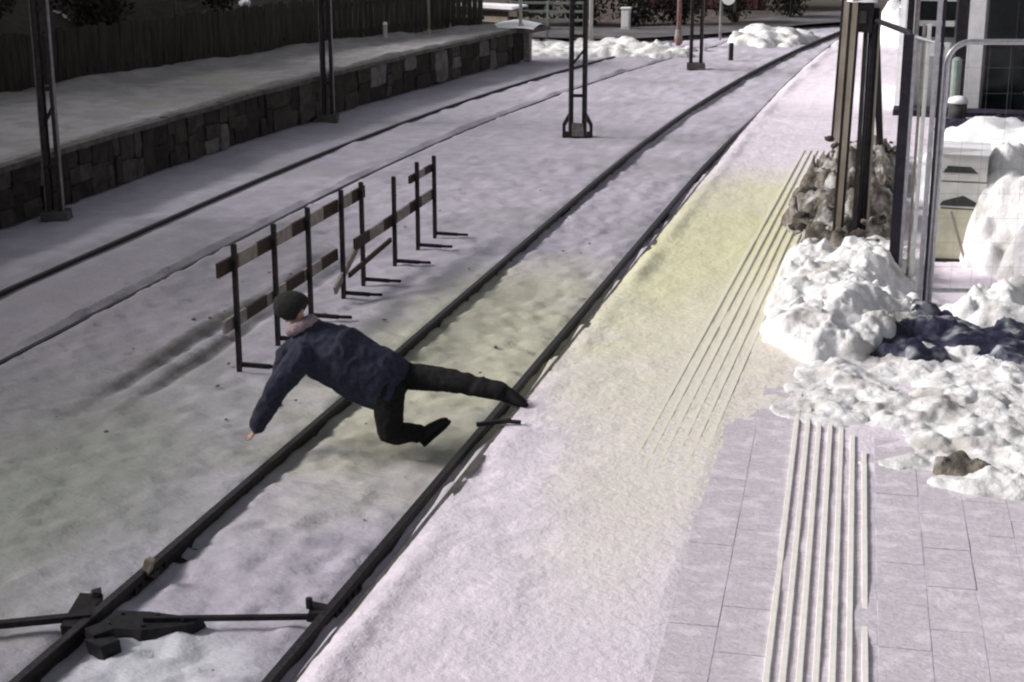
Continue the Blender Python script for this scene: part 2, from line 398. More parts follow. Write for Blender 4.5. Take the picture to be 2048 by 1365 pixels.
# switch rods across the near track
sr = empty('point_rod_assembly', (-4.4, 8.75, 0)); tag(sr, 'dark switch rod and plates crossing under both rails in the foreground', 'switch rod')
def P(x, y, z): return (x + 4.4, y - 8.75, z)
MB().bar(P(-4.75, 8.60, .035), P(-3.68, 8.97, .01), .038, .03, M_dark).build('rod', sr)
MB().bar(P(-5.1, 8.55, .04), P(-6.6, 7.85, .0), .06, .04, M_dark).build('rod', sr)
mb = MB(); mb.add([P(-5.02, 8.44, .02), P(-4.70, 8.48, .02), P(-4.42, 8.64, .018), P(-4.40, 8.74, .018), P(-4.78, 8.74, .02), P(-5.0, 8.70, .02),
                   P(-5.02, 8.40, -.05), P(-4.70, 8.44, -.05), P(-4.42, 8.62, -.05), P(-4.38, 8.76, -.05), P(-4.78, 8.76, -.05), P(-5.0, 8.70, -.05)],
       [(0, 1, 2, 3, 4, 5)] + [(i, i + 6, (i + 1) % 6 + 6, (i + 1) % 6) for i in range(6)], M_dark); mb.build('cover_plate', sr)
for (x, y) in ((-4.95, 8.5), (-4.93, 8.66), (-4.72, 8.53), (-4.7, 8.7), (-4.5, 8.66)): MB().tube([P(x, y, .015), P(x, y, .036)], .014, M_railtop, 6).build('bolt', sr)
mb = MB(); mb.box(P(-5.2, 8.62, .0), (.14, .5, .07), M_rail, Matrix.Rotation(.25, 3, 'Z'), .015); mb.box(P(-5.24, 8.88, .02), (.08, .12, .07), M_rail, Matrix.Rotation(.5, 3, 'Z'), .015); mb.build('clamp', sr)
mb = MB(); mb.box(P(-4.84, 8.24, -.0), (.16, .15, .08), M_dark, Matrix.Rotation(-.5, 3, 'Z'), .02); mb.box(P(-4.92, 8.33, .03), (.12, .14, .1), M_dark, Matrix.Rotation(-.6, 3, 'Z'), .01); mb.build('bracket', sr)
mb = MB(); mb.box(P(-3.68, 9.02, .015), (.13, .16, .08), M_rail, Matrix.Rotation(.2, 3, 'Z'), .015); mb.tube([P(-3.75, 9.0, .05), P(-3.75, 9.0, .12)], .025, M_dark, 6); mb.build('clamp', sr)
tag(MB().box((-5.07, 9.3, .06), (.05, .07, .13), M_tan, Matrix.Rotation(.3, 3, 'Y'), .006).box((-5.07, 9.3, .0), (.12, .1, .03), M_rail, None, .004).build('rail_marker'),
    'little brown marker standing against the near left rail', 'marker')
tag(MB().bar((-3.32, 11.52, PZ + .02), (-3.06, 11.62, PZ + .045), .035, .03, M_dark).bar((-3.1, 11.6, PZ + .04), (-2.98, 11.62, PZ + .035), .03, .025, M_dark).build('shoe_shadow_bar'),
    'short dark bar put in as the shadow of the raised shoe across the platform edge', 'bar')  # dark bar added where the shoe's shadow falls

# ------------------------------------------------------------------ far platform with stone face
fp = empty('far_platform', (XW, 20, 0)); tag(fp, 'low far platform with a dark rough stone face and snow on top', 'platform')
FZ = .87
BACK = [(-24, 8.), (-18.6, 17.), (-16.3, 25.65), (-15.25, 29.4), (-14.1, 35.2), (-12.3, 39.6), (-11.3, 41.2)]
def backx(y): return np.interp(y, [p[1] for p in BACK], [p[0] for p in BACK])
def wallx(y): return XW + curve_wall(y)
WEND = 41.0
def fpz(X, Y):
    e = X - wallx(Y)
    z = FZ + .035 * fbm(X, Y, 1.1, 4) + .03 * fbm(X, Y, 5., 3) - .10 * sstep(-.1, .02, e)
    d = X - backx(Y)
    return z + .16 * np.exp(-(d / .4) ** 2) * (.5 + fbm(X, Y, .8, 3)) + .12 * np.clip(fbm(X, Y, .35, 2), 0, 1)
us = np.linspace(0, 1, 60)
def fpwarp(U, Y): return wallx(Y) + .07 - U * (wallx(Y) + .07 - backx(Y) + .3), Y
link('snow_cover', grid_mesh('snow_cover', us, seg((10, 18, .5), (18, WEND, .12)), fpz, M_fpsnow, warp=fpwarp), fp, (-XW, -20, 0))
mb = MB(); ys_ = np.arange(12, WEND + .01, .5)             # backing and coping
for a, b in zip(ys_[:-1], ys_[1:]):
    mb.bar((float(wallx(a)) - .14, a, .4), (float(wallx(b)) - .14, b, .4), .22, .84, M_stone[0])
mb.bar((float(wallx(WEND)) - .2, WEND - .05, .4), (float(backx(WEND)) , WEND - .05, .4), .2, .84, M_stone[4])
mb.build('wall_core', fp, (-XW, -20, 0))
y = 17.2; k = 0
while y < WEND:
    L_ = random.uniform(1.1, 2.1); y2 = min(y + L_, WEND)
    MB().bar((float(wallx(y)) - .08, y + .015, FZ - .065), (float(wallx(y2)) - .08, y2 - .015, FZ - .065 + random.uniform(-.02, .02)), .36, .085, M_conc).build('coping_stone', fp, (-XW, -20, 0)); y = y2
def stone_mesh(i):
    bm = bmesh.new(); bmesh.ops.create_cube(bm, size=1.); bmesh.ops.subdivide_edges(bm, edges=bm.edges[:], cuts=1, use_grid_fill=True)
    for v in bm.verts:
        n = v.co.copy(); f = 1.0 if max(abs(n.x), abs(n.y), abs(n.z)) < .49 else 1
        cnt = sum(abs(q) > .4 for q in n); v.co *= {1: 1.03, 2: .985, 3: .94}.get(cnt, 1)
        v.co += Vector((random.uniform(-.035, .035) for _ in range(3)))
    me = bpy.data.meshes.new('stone'); bm.to_mesh(me); bm.free(); me.materials.append(M_stone[i % 5]); return me
stones = [stone_mesh(i) for i in range(15)]
ns = 0; y = 17.6
while y < WEND - .1:
    wd = random.uniform(.16, .55) * (1 if y < 28 else 1.5)
    zs = [0, random.uniform(.3, .5), .78] if random.random() < .62 else ([0, .78] if random.random() < .5 else [0, .25, .52, .78])
    for a, b in zip(zs[:-1], zs[1:]):
        yc = y + wd / 2; X = float(wallx(yc)); sl = float(curve_wall(yc + .5) - curve_wall(yc - .5))
        o = link('stone', random.choices(stones, weights=[3, 3, 2, 1.3, 3] * 3)[0], fp, (X - .12 - XW + random.uniform(-.02, .03), yc - 20, (a + b) / 2 - .02)); ns += 1
        o.scale = (.26, wd * .97, (b - a) * .96); o.rotation_euler = (random.uniform(-.04, .04), random.uniform(-.05, .05), -sl)
    y += wd
# platform end: two concrete piers and a recess under the slab
xe = float(wallx(WEND))
for (dx, dy, wd) in ((-.25, .15, .3), (.12, .55, .22)):
    MB().box((xe + dx - XW, WEND + dy - 20, .36), (wd, .3, .76), M_barw, None, .02).build('end_pier', fp)
MB().box((xe - .1 - XW, WEND + .45 - 20, FZ - .06), (1.3, 1.3, .12), M_conc, Matrix.Rotation(-.2, 3, 'Z'), .02).build('end_slab', fp)
link('end_snow', grid_mesh('end_snow', np.linspace(-.75, .6, 24), np.linspace(-.3, 1.1, 24), lambda X, Y: FZ + .0 + .16 * np.clip(1 - (X / .75) ** 2, 0, 1) * np.clip(1 - ((Y - .4) / .75) ** 2, 0, 1) + .03 * fbm(X, Y, 3., 3), M_white), fp, (xe - .1 - XW, WEND - .0 - 20, 0))

# dark board fence at the back of the far platform
fn = empty('board_fence', (BACK[2][0], BACK[2][1], FZ)); tag(fn, 'long dark board fence along the back of the far platform', 'fence')
def along(poly, s0):
    out = []; 
    for (a, b) in zip(poly[:-1], poly[1:]):
        a, b = Vector((*a, 0)), Vector((*b, 0)); L_ = (b - a).length; n = max(1, int(L_ / s0))
        for i in range(n): out.append((a.lerp(b, i / n), (b - a).normalized()))
    return out
boards = [MB().box((0, 0, 0), (.022, .165, 1.06), M_wood, None, .006).mesh('board') for _ in range(4)]
o0 = Vector((BACK[2][0], BACK[2][1], FZ))
for (p, d) in along(BACK[1:], .185)[5:]:
    q = p - o0; a = math.atan2(-d.x, d.y)
    o = link('board', random.choice(boards), fn, (q.x - .25, q.y, .50 + random.uniform(-.04, .05))); o.rotation_euler = (random.uniform(-.02, .02), random.uniform(-.03, .03), a)
mb = MB()
for (a, b) in zip(BACK[1:-1], BACK[2:]):
    for z in (.22, .85): mb.bar((a[0] - o0.x - .30, a[1] - o0.y, z), (b[0] - o0.x - .30, b[1] - o0.y, z), .05, .09, M_wood)
mb.build('fence_rail', fn)
for (p, d) in along(BACK[1:], 2.4):
    q = p - o0; MB().box((q.x - .36, q.y, .5), (.1, .1, 1.15), M_wood, None, .005).build('post', fn)

# ------------------------------------------------------------------ wooded slope on the left (unseen crest raised and shaped to shade the left side)
def crest(Y): return np.interp(Y, [-40, 10, 22, 34, 48, 62, 100], [17.5, 16.5, 13., 7.8, 4.6, 3.5, 3.])
def hill_z(X, Y):
    b = backx(np.clip(Y, 8, 41)) - .9 - np.clip(Y - 41, 0, 60) * .05
    b = np.where(Y > 41, -14 - (Y - 41) * .25, b)
    t = np.clip((b - X) / 13., 0, 1)
    z = (t ** .9) * crest(Y) * (1 + .25 * fbm(X, Y, .22, 3)) + .5 * fbm(X, Y, .9, 3) * sstep(0, .12, t)
    return np.where(X > b, -.4, z + .25)
tag(link('wooded_slope', grid_mesh('wooded_slope', seg((-160, -50, 10.), (-50, -34, 1.5), (-34, -11, .35)), seg((-60, 4, 4.), (4, 70, .6), (70, 140, 8.)), hill_z, M_hill)),
    'steep dark earth slope behind the board fence', None, kind='structure')

def leaf_cloud(mb, c, r, n, sz, m, squash=1.):
    for _ in range(n):
        v = Vector((random.gauss(0, 1), random.gauss(0, 1), random.gauss(0, 1))).normalized() * (random.random() ** .4)
        p = Vector(c) + Vector((v.x * r[0], v.y * r[1], v.z * r[2]))
        a = Vector((random.uniform(-1, 1), random.uniform(-1, 1), random.uniform(-1, 1))).normalized(); b = a.orthogonal().normalized()
        s_ = sz * random.uniform(.5, 1.4)
        k = len(mb.v); mb.add([p - a * s_, p + b * s_ * .45, p + a * s_, p - b * s_ * .45], [(0, 1, 2, 3)], m)
def bush(name, label, loc, r, h, n, sz, group, twigs=14, leaf=None, snowcap=0):
    t = empty(name, loc); tag(t, label, 'bush', group)
    mb = MB()
    for i in range(twigs):
        a = random.uniform(0, 6.28); e = Vector((math.cos(a) * r * random.uniform(.3, 1), math.sin(a) * r * random.uniform(.3, 1), h * random.uniform(.6, 1.1)))
        mid = e * .5 + Vector((random.uniform(-.1, .1) * r, random.uniform(-.1, .1) * r, .1 * h)); mb.tube([(0, 0, -.1), mid, e], [.02, .012, .004], M_bark, 4, False)
    mb.build('stems', t)
    mb = MB()
    for i in range(7):
        a = random.uniform(0, 6.28); q = random.uniform(0, .6) * r
        leaf_cloud(mb, (math.cos(a) * q, math.sin(a) * q, h * random.uniform(.3, .8)), (r * .5, r * .5, h * .35), n // 7, sz, leaf or M_leaf)
    if snowcap: leaf_cloud(mb, (0, 0, h * .85), (r * .6, r * .6, h * .12), snowcap, sz * 1.3, M_white)
    mb.build('foliage', t)
    return t
BG = 'bushes beyond the far platform'
hz = lambda x, y: float(hill_z(np.array([x]), np.array([float(y)]))[0])
for (x, y, r, h, txt) in [(-17.8, 27.5, .9, 1.5, 'dark leafless bush on the slope behind the tall left mast'), (-17.2, 31.0, 1.0, 1.7, 'broad dark bush on the slope behind the middle of the board fence'),
                          (-16.6, 35.6, 1.0, 1.6, 'twiggy dark bush on the slope right of the double mast'), (-15.4, 41., 1.1, 1.6, 'dark bush behind the end of the board fence'),
                          (-19.5, 34., 1.3, 2.0, 'large dark bush high on the left slope'), (-14.6, 46., 1.3, 1.7, 'dark bush left of the pale lamp pole'),
                          (-13.0, 51.0, 1.2, 1.7, 'dark bush just left of the splayed lattice mast'), (-11.3, 51.3, 1.2, 1.6, 'dark bush behind the splayed lattice mast'), (-9.6, 51.6, 1.1, 1.7, 'dark grey bush behind the white cabinet'),
                          (-8.0, 52., 1.1, 1.6, 'dark bush left of the faded red pole'), (-6.4, 53., 1.1, 1.7, 'dark bush behind the round white sign'), (-4.9, 55.5, 1.1, 1.5, 'rightmost dark bush beyond the road'), (-15.4, 50., 1.3, 1.8, 'leftmost dark bush beyond the road')]:
    bush('bush', txt, (x, y, max(0, hz(x, y)) - .05), r, h, 900, .085, BG)

def tree(label, loc, h, r):
    t = empty('spruce_tree', loc); tag(t, label, 'tree', 'spruces on the left slope')
    MB().tube([(0, 0, -.6), (0.05, 0, h * .5), (0, 0, h)], [.2, .13, .02], M_bark, 7).build('trunk', t)
    mb = MB()
    for i in range(46):
        z = h * (.1 + .9 * i / 46); rr = r * (1 - z / h) ** .8 + .1; n = 7
        for j in range(n):
            a = random.uniform(0, 6.28); L_ = rr * random.uniform(.6, 1.1); dr = random.uniform(.1, .35)
            tip = Vector((math.cos(a) * L_, math.sin(a) * L_, z - L_ * dr)); sd_ = Vector((-math.sin(a), math.cos(a), 0)) * L_ * .22
            mid = tip * .55; mid.z = z - L_ * dr * .3
            mb.add([(0, 0, z), mid + sd_, tip, mid - sd_], [(0, 1, 2, 3)], M_leaf)
            mb.add([mid, mid + sd_ * 1.5 + Vector((0, 0, -.12)), tip * .9 + Vector((0, 0, -.18)), mid - sd_ * 1.5 + Vector((0, 0, -.12))], [(0, 1, 2, 3)], M_leaf)
    mb.build('crown', t); return t
for (x, y, h, txt) in [(-21.5, 38., 7., 'dark spruce on the left slope behind the double mast'), (-20.4, 30.5, 6., 'dark spruce on the slope right of the tall left mast'), (-22., 26.5, 7.5, 'dark spruce at the top left corner')]:
    tree(txt, (x, y, hz(x, y)), h, 1.7)

def clump(label, x, y, r0):
    bm = bmesh.new(); bmesh.ops.create_icosphere(bm, subdivisions=2, radius=r0)
    for v in bm.verts: v.co *= 1 + .5 * mnoise.noise(v.co * 9 + Vector((x, y, 0))); v.co.z *= .7
    me = bpy.data.meshes.new('snow_clump'); bm.to_mesh(me); bm.free(); me.materials.append(M_white)
    tag(link('snow_clump', me, None, (x, y, hz(x, y) + r0 * .4)), label, 'snow clump', 'snow clumps on the slope')
clump('upper white snow clump on the slope right of the tall left mast', -18.12, 31.0, .16)
clump('lower white snow clump on the slope right of the tall left mast', -17.8, 30.7, .1)
clump('white snow clump on the slope left of the double mast', -16.58, 37.2, .16)
# ------------------------------------------------------------------ overhead-line masts
def mast(label, loc, wd, rz, h=9., lit=True, flare=True, lace=.55, k_=1.):
    t = empty('line_mast', loc, rz); tag(t, label, 'mast', 'lattice masts beside the tracks')
    for s_ in (-1, 1):
        b = MB(); x = s_ * wd / 2
        b.box((x, 0, h / 2), (.055 * k_, .12, h), M_mast); b.box((x - s_ * .03, .055, h / 2), (.05, .012, h), M_mast); b.box((x + s_ * .034, -.02, h / 2), (.012, .1, h), M_mastlit if lit else M_mast)  # pale outer strip paints in the lit edge of the channel
        b.build('channel', t)
    z = .75; k = 0
    while z < h - lace:
        b = MB(); b.bar((-wd / 2, .0, z), (wd / 2, .0, z + lace * .0), .03, .06, M_mast, (0, 0, 1)) if k % 2 == 0 else b.bar((-wd / 2, 0, z), (wd / 2, 0, z + lace * .6), .012, .045, M_mast)
        b.build('lacing_bar', t); z += lace; k += 1
    if flare:
        b = MB()
        for s_ in (-1, 1):
            b.bar((s_ * wd / 2, 0, .42), (s_ * (wd / 2 + .12), 0, .2), .07, .12, M_mast, (0, 1, 0)); b.bar((s_ * (wd / 2 + .12), 0, .22), (s_ * (wd / 2 + .12), 0, -.06), .06, .12, M_mast, (0, 1, 0))
        b.bar((-wd / 2 - .15, 0, .02), (wd / 2 + .15, 0, .02), .14, .1, M_mast); b.build('base_frame', t)
        MB().box((0, .02, .12), (wd * .8, .2, .22), M_barw, None, .02).build('footing', t)
    else:
        MB().box((0, 0, .05), (wd + .2, .3, .14), M_conc, None, .02).build('footing', t)
    return t
mast('tall dark lattice mast in front of the stone wall at far left', (-12.06, 20.15, -.03), .17, .25, flare=False)
mast('slim double mast standing in front of the stone wall, second from the left', (-11.72, 30.1, -.03), .18, .2, flare=False, lace=1.3, k_=.55)
mast('lattice mast with splayed foot standing alone between the tracks', (-6.45, 29.4, -.02), .27, .22)
mast('farthest lattice mast, between the tracks near the snow bank', (-5.9, 40.8, 0), .27, .15, flare=False)

def pole(name, label, cat, loc, h, r, m, group=None, extra=None):
    t = empty(name, loc); tag(t, label, cat, group)
    MB().tube([(0, 0, -.1), (0, 0, h)], [r, r * .8], m, 10).build('pole', t, smooth=True); MB().tube([(0, 0, -.05), (0, 0, .12)], r * 1.7, m, 10).build('base', t)
    return t
M_pale = mat('pale_pole_paint', (.40, .37, .37), (.48, .45, .45), 9., .6)
pole('lamp_pole', 'pale pole at the end of the far platform', 'pole', (-10.52, 40.9, FZ), 5, .045, M_pale, 'pale poles')
pole('lamp_pole', 'pale pole just right of the splayed lattice mast', 'pole', (-9.75, 46.1, .0), 6, .06, M_pale, 'pale poles')
pole('fence_pole', 'thin brownish pole on the far platform near its end', 'pole', (-12.35, 38.8, FZ), 5, .035, M_tan, 'pale poles')
pole('fence_pole', 'faint grey pole on the slope above the board fence', 'pole', (-16.4, 33.0, hz(-16.4, 33.)), 5, .05, M_mastlit, 'pale poles')
mp_ = MB(); mp_.tube([(-12.95, 37.2, FZ - .05), (-12.95, 37.2, FZ + .36)], .055, M_pale, 10); mp_.tube([(-12.95, 37.2, FZ + .36), (-12.95, 37.2, FZ + .42)], [.065, .04], M_white, 10)
tag(mp_.build('bollard'), 'short pale bollard on the far platform against the fence', 'bollard')
t = pole('boundary_post', 'faded red pole on a pale foot by the far snow bank', 'pole', (-7.2, 46.2, .1), 2.6, .07, M_redpost)
MB().tube([(0, 0, .1), (0, 0, .36)], [.12, .09], M_barw, 10).build('foot_collar', t)
tag(MB().tube([(-5.3, 43.1, -.05), (-5.3, 43.1, .38)], .065, M_dark, 10).tube([(-5.3, 43.1, .38), (-5.3, 43.1, .42)], [.075, .05], M_dark, 10).build('short_post'), 'short black post in the snow beside the farthest mast', 'post')
cb = empty('utility_cabinet', (-9.45, 49.9, .1)); tag(cb, 'small white cabinet standing in front of the dark bushes', 'cabinet')
MB().box((0, 0, .3), (.26, .2, .6), M_sign, None, .004).build('body', cb); MB().box((0, 0, .63), (.32, .26, .05), M_white, None, .01).build('lid', cb); MB().box((0, -.105, .3), (.2, .012, .48), M_render).build('door', cb)
st = empty('round_sign', (-6.3, 48.4, .05)); tag(st, 'grey post with a round white sign beside the road', 'sign')
MB().tube([(0, 0, -.1), (0, 0, 2.6)], .04, M_mastlit, 8).build('pole', st)
mb = MB(); mb.tube([(.22, -.04, 1.15), (.22, -.02, 1.15)], .2, M_sign, 20); mb.build('sign_plate', st)
MB().box((.40, 0, 1.05), (.09, .05, .6), M_mast).build('back_bracket', st)
# red shed and railings in the far background
sh = empty('red_shed', (-8.2, 58.5, .1)); tag(sh, 'dark red board shed beyond the road', 'shed')
for i in range(20): MB().box((-2 + i * .2, random.uniform(-.01, .01), .9), (.19, .04, 1.8), M_red, None, .004).build('board', sh)
MB().box((0, 1.0, .88), (4.0, 1.9, 1.75), M_red).build('wall_core', sh)
mb = MB(); mb.add([(-2.2, -.3, 1.75), (2.2, -.3, 1.75), (2.2, 1., 2.7), (-2.2, 1., 2.7), (2.2, 2.3, 1.75), (-2.2, 2.3, 1.75)], [(0, 1, 2, 3), (3, 2, 4, 5), (0, 3, 5), (1, 4, 2)], M_wood); mb.build('roof', sh)
for x in (-1.2, .2, 1.3):
    b = MB().box((x, -.04, 1.0), (.42, .04, .6), M_barw).build('window', sh); MB().box((x, -.065, 1.0), (.32, .02, .5), M_glass).build('pane', b)
rl = empty('metal_railing', (-11.3, 46.5, .1)); tag(rl, 'grey-green railing with level bars beyond the end of the far platform', 'railing')
for z in (.25, .5, .75, 1.0): MB().bar((-.9, -.2, z), (1.2, .25, z), .05, .07, M_green).build('rail', rl)
for x in (-.9, .15, 1.2): MB().box((x, -.2 + (x + .9) * .214, .5), (.06, .06, 1.1), M_green).build('post', rl)
# pallet of timber covered with snow behind the platform end
tp = empty('timber_stack', (-12.6, 45.4, .1)); tag(tp, 'brown timber stack with pale snow on top behind the far platform', 'timber stack')
for i in range(5):
    for j in range(3): MB().box((j * .26 - .26, 0, .1 + i * .17), (.24, 1.9, .15), M_tan if (i + j) % 2 else M_wood, Matrix.Rotation(1.3, 3, 'Z'), .01).build('beam', tp)
MB().box((0, 0, .98), (.9, 2., .07), M_white, Matrix.Rotation(1.3, 3, 'Z'), .03).build('snow_cap', tp)

# ------------------------------------------------------------------ track barriers
barg = 'barriers standing beside the near track'
BY = [14.0, 14.98, 15.92, 16.94, 17.62, 18.62, 19.56, 20.3]
def bpost(par, y, h, lean=0.):
    o = MB(); o.box((0, 0, h / 2 - .02), (.042, .042, h + .06), M_dark); o.box((.025, -.004, h / 2), (.01, .036, h), M_barr); o.build('post', par, (0, y, 0)).rotation_euler = (lean, lean * .5, 0)
    f = MB(); f.bar((.0, .02, .03), (.31, .05, .02), .045, .04, M_dark); f.bar((.29, .05, .02), (.43, .13, .005), .035, .03, M_dark); f.build('foot', par, (0, y, 0))
def board(par, y0, y1, z0, z1, x, n, first=0, ht=.17):
    b = MB()
    for i in range(n):
        a, c = i / n, (i + 1) / n
        b.bar((x, y0 + (y1 - y0) * a, z0 + (z1 - z0) * a), (x, y0 + (y1 - y0) * c, z0 + (z1 - z0) * c), .03, ht, (M_barr, M_barw)[(i + first) % 2])
    b.build('striped_board', par)
b1 = empty('track_barrier', (-6.48, 14.0, 0)); tag(b1, 'nearer track barrier with striped boards, behind the fallen person', 'barrier', barg)
for i in range(5): bpost(b1, BY[i] - 14.0, [1.25, 1.25, 1.23, 1.24, 1.2][i], [.0, .01, -.01, .015, -.02][i])
board(b1, -.28, 3.86, 1.05, 1.06, -.05, 9, 0, .145); board(b1, -.2, 2.9, .46, .50, -.05, 6, 1, .13)
b2 = empty('track_barrier', (-6.42, 17.62, 0)); tag(b2, 'farther track barrier missing its upper board', 'barrier', barg)
for i in range(5, 8): bpost(b2, BY[i] - 17.62, [1.1, 1.12, 1.08][i - 5], [.01, 0, -.01][i - 5])
board(b2, -.3, 2.75, .52, .56, -.05, 6, 0, .14); board(b2, 1.78, 2.7, .92, .92, -.05, 3, 0, .1)
b2b = MB(); b2b.bar((-.06, -.95, .12), (-.06, -.12, .50), .03, .1, M_barw); b2b.bar((-.05, -.5, .2), (-.05, 1.0, .3), .03, .06, M_barr); b2b.build('loose_board', b2)

# ------------------------------------------------------------------ person
def remesh(mb, name, voxel, parent, m, smooth=6, disp=0., dsc=9.):
    o = mb.build(name, None)
    md = o.modifiers.new('r', 'REMESH'); md.mode = 'VOXEL'; md.voxel_size = voxel
    s_ = o.modifiers.new('s', 'SMOOTH'); s_.factor = .5; s_.iterations = smooth
    dg = bpy.context.evaluated_depsgraph_get(); dg.update()
    me = bpy.data.meshes.new_from_object(o.evaluated_get(dg)); old = o.data; bpy.data.objects.remove(o); bpy.data.meshes.remove(old)
    if disp:
        me.calc_loop_triangles() if hasattr(me, 'calc_loop_triangles') else None
        nn = [v.normal.copy() for v in me.vertices]
        for v, n in zip(me.vertices, nn):
            c = v.co; f = mnoise.noise(Vector((c.x * dsc, c.y * dsc, c.z * dsc * .8))) + .5 * mnoise.noise(Vector((c.x * dsc * 2.3, c.y * dsc * 2.3, c.z * dsc * 2)))
            r = 1 - abs(f) * 1.6; v.co = c + n * disp * (r - .3)
    me.materials.clear(); me.materials.append(m)
    me.polygons.foreach_set('use_smooth', [True] * len(me.polygons)); me.update()
    return link(name, me, parent)
def limb(mb, pts, rad, n=12):
    pts = [Vector(p) for p in pts]; P2, R2 = [], []
    for i in range(len(pts) - 1):
        for k in range(4): t = k / 4; P2.append(pts[i].lerp(pts[i + 1], t)); R2.append(rad[i] * (1 - t) + rad[i + 1] * t)
    P2.append(pts[-1]); R2.append(rad[-1])
    d0 = (P2[0] - P2[1]).normalized(); d1 = (P2[-1] - P2[-2]).normalized()
    P2 = [P2[0] + d0 * R2[0] * .95, P2[0] + d0 * R2[0] * .6] + P2 + [P2[-1] + d1 * R2[-1] * .6, P2[-1] + d1 * R2[-1] * .95]
    R2 = [R2[0] * .25, R2[0] * .8] + R2 + [R2[-1] * .8, R2[-1] * .25]
    mb.tube(P2, R2, M_skin, n)
def loft(mb, rings, n=16):
    """rings: (centre, side vector, depth vector)"""
    k = len(mb.v); vs = []
    for (c, a, b) in rings:
        c, a, b = Vector(c), Vector(a), Vector(b)
        for j in range(n):
            t = 2 * math.pi * j / n; vs.append(c + a * math.cos(t) + b * math.sin(t))
    fs = [(i * n + j, i * n + (j + 1) % n, (i + 1) * n + (j + 1) % n, (i + 1) * n + j) for i in range(len(rings) - 1) for j in range(n)]
    fs += [tuple(range(n))[::-1], tuple((len(rings) - 1) * n + j for j in range(n))]
    mb.add(vs, fs, M_skin)
po = Vector((-4.3, 12.2, 0))
pe = empty('person', po); tag(pe, 'person in a navy jacket and black trousers stumbling from the platform onto the track', 'person')
J = {k: Vector(v) - po for k, v in dict(
    pelvis=(-4.30, 12.22, .62), waist=(-4.50, 12.20, .70), chest=(-4.80, 12.20, .83), neck=(-5.02, 12.19, .97), head=(-5.13, 12.17, 1.19),
    shL=(-4.97, 12.00, .83), elL=(-5.21, 11.93, .50), wrL=(-5.36, 11.87, .21), haL=(-5.41, 11.85, .11),
    shR=(-4.98, 12.39, .92), elR=(-5.27, 12.34, .70), wrR=(-5.31, 12.24, .42), haR=(-5.32, 12.22, .32),
    hipR=(-4.25, 12.31, .62), knR=(-3.75, 12.24, .63), anR=(-3.27, 12.15, .60), toR=(-3.04, 12.10, .545),
    hipL=(-4.27, 12.13, .58), knL=(-4.22, 12.02, .19), anL=(-4.0, 12.27, .11), toL=(-3.90, 12.34, .21)).items()}
# body: one continuous surface (bare body that the clothes cover; head, neck and hands show)
mb = MB()
loft(mb, [(J['pelvis'] + Vector((.06, 0, -.03)), (0, .14, 0), (.03, 0, .10)), (J['pelvis'], (0, .165, 0), (.04, 0, .115)), (J['waist'], (0, .14, 0), (.05, 0, .105)), (J['chest'], (0, .175, 0), (.06, 0, .125)), (J['neck'] - Vector((-.05, 0, .05)), (0, .11, 0), (.05, 0, .08))])
limb(mb, [J['neck'], J['head']], [.062, .058])
hd = J['head']; fd = Vector((-.50, .05, -.86)).normalized(); hu = Vector((-.80, .02, .52)).normalized(); hs_ = fd.cross(hu).normalized()   # face looks down and ahead
def H(a, b, c): return hd + (hs_ * a + fd * b + hu * c) * 1.14
hr = []
for i in range(9):
    t = -1 + 2 * i / 8; q = math.sqrt(max(.02, 1 - t * t)); hr.append((H(0, .012 * (1 - t), t * .118), hs_ * .088 * q * (1 - .1 * (t < 0)), fd * .110 * q))
loft(mb, hr)
limb(mb, [H(0, .088, .02), H(0, .116, -.018)], [.010, .015], 8)            # nose
limb(mb, [H(-.02, .088, -.06), H(.02, .088, -.06)], [.010, .010], 8)       # lips
limb(mb, [H(-.03, .070, -.098), H(.03, .070, -.098)], [.020, .020], 8)     # chin
for s_ in (-1, 1):
    limb(mb, [H(s_ * .080, -.005, .018), H(s_ * .084, -.01, -.03)], [.013, .010], 8)    # ears
    limb(mb, [H(s_ * .016, .084, .028), H(s_ * .046, .078, .03)], [.011, .009], 8)      # brows
for a, b, c in (('shL', 'elL', 'wrL'), ('shR', 'elR', 'wrR')): limb(mb, [J[a], J[b], J[c]], [.058, .045, .032])
for a, b, c, d in (('hipR', 'knR', 'anR', 'toR'), ('hipL', 'knL', 'anL', 'toL')): limb(mb, [J[a], J[b], J[c]], [.085, .060, .042]); limb(mb, [J[c], J[c].lerp(J[d], .45)], [.040, .026])
def hand(wr, ha, out, side, curl):
    d = (ha - wr).normalized(); s_ = (side - d * side.dot(d)).normalized(); nrm = d.cross(s_)
    pc = wr + d * .055
    loft(mb, [(wr, s_ * .026, nrm * .019), (wr + d * .03, s_ * .034, nrm * .017), (wr + d * .075, s_ * .041, nrm * .015), (wr + d * .095, s_ * .036, nrm * .012)], 12)
    for k, (o_, L_) in enumerate(((-.031, .070), (-.010, .080), (.011, .074), (.030, .058))):
        p0 = wr + d * .085 + s_ * o_; p1 = p0 + d * L_ * .45 + nrm * curl * .4 * L_ + s_ * o_ * .25; p2 = p1 + d * L_ * .3 + nrm * curl * .7 * L_ + s_ * o_ * .1; p3 = p2 + d * L_ * .2 + nrm * curl * .9 * L_
        limb(mb, [p0, p1, p2, p3], [.0095, .009, .0082, .0075], 8)
    t0 = wr + d * .03 - s_ * .03; limb(mb, [t0, t0 + d * .025 - s_ * .03, t0 + d * .055 - s_ * .043 + nrm * .01], [.012, .0105, .009], 8)
hand(J['wrL'], J['haL'], None, Vector((.5, -.85, 0)), .25); hand(J['wrR'], J['haR'], None, Vector((.5, .85, 0)), .4)
body = remesh(mb, 'body', .0085, pe, M_skin, 3)
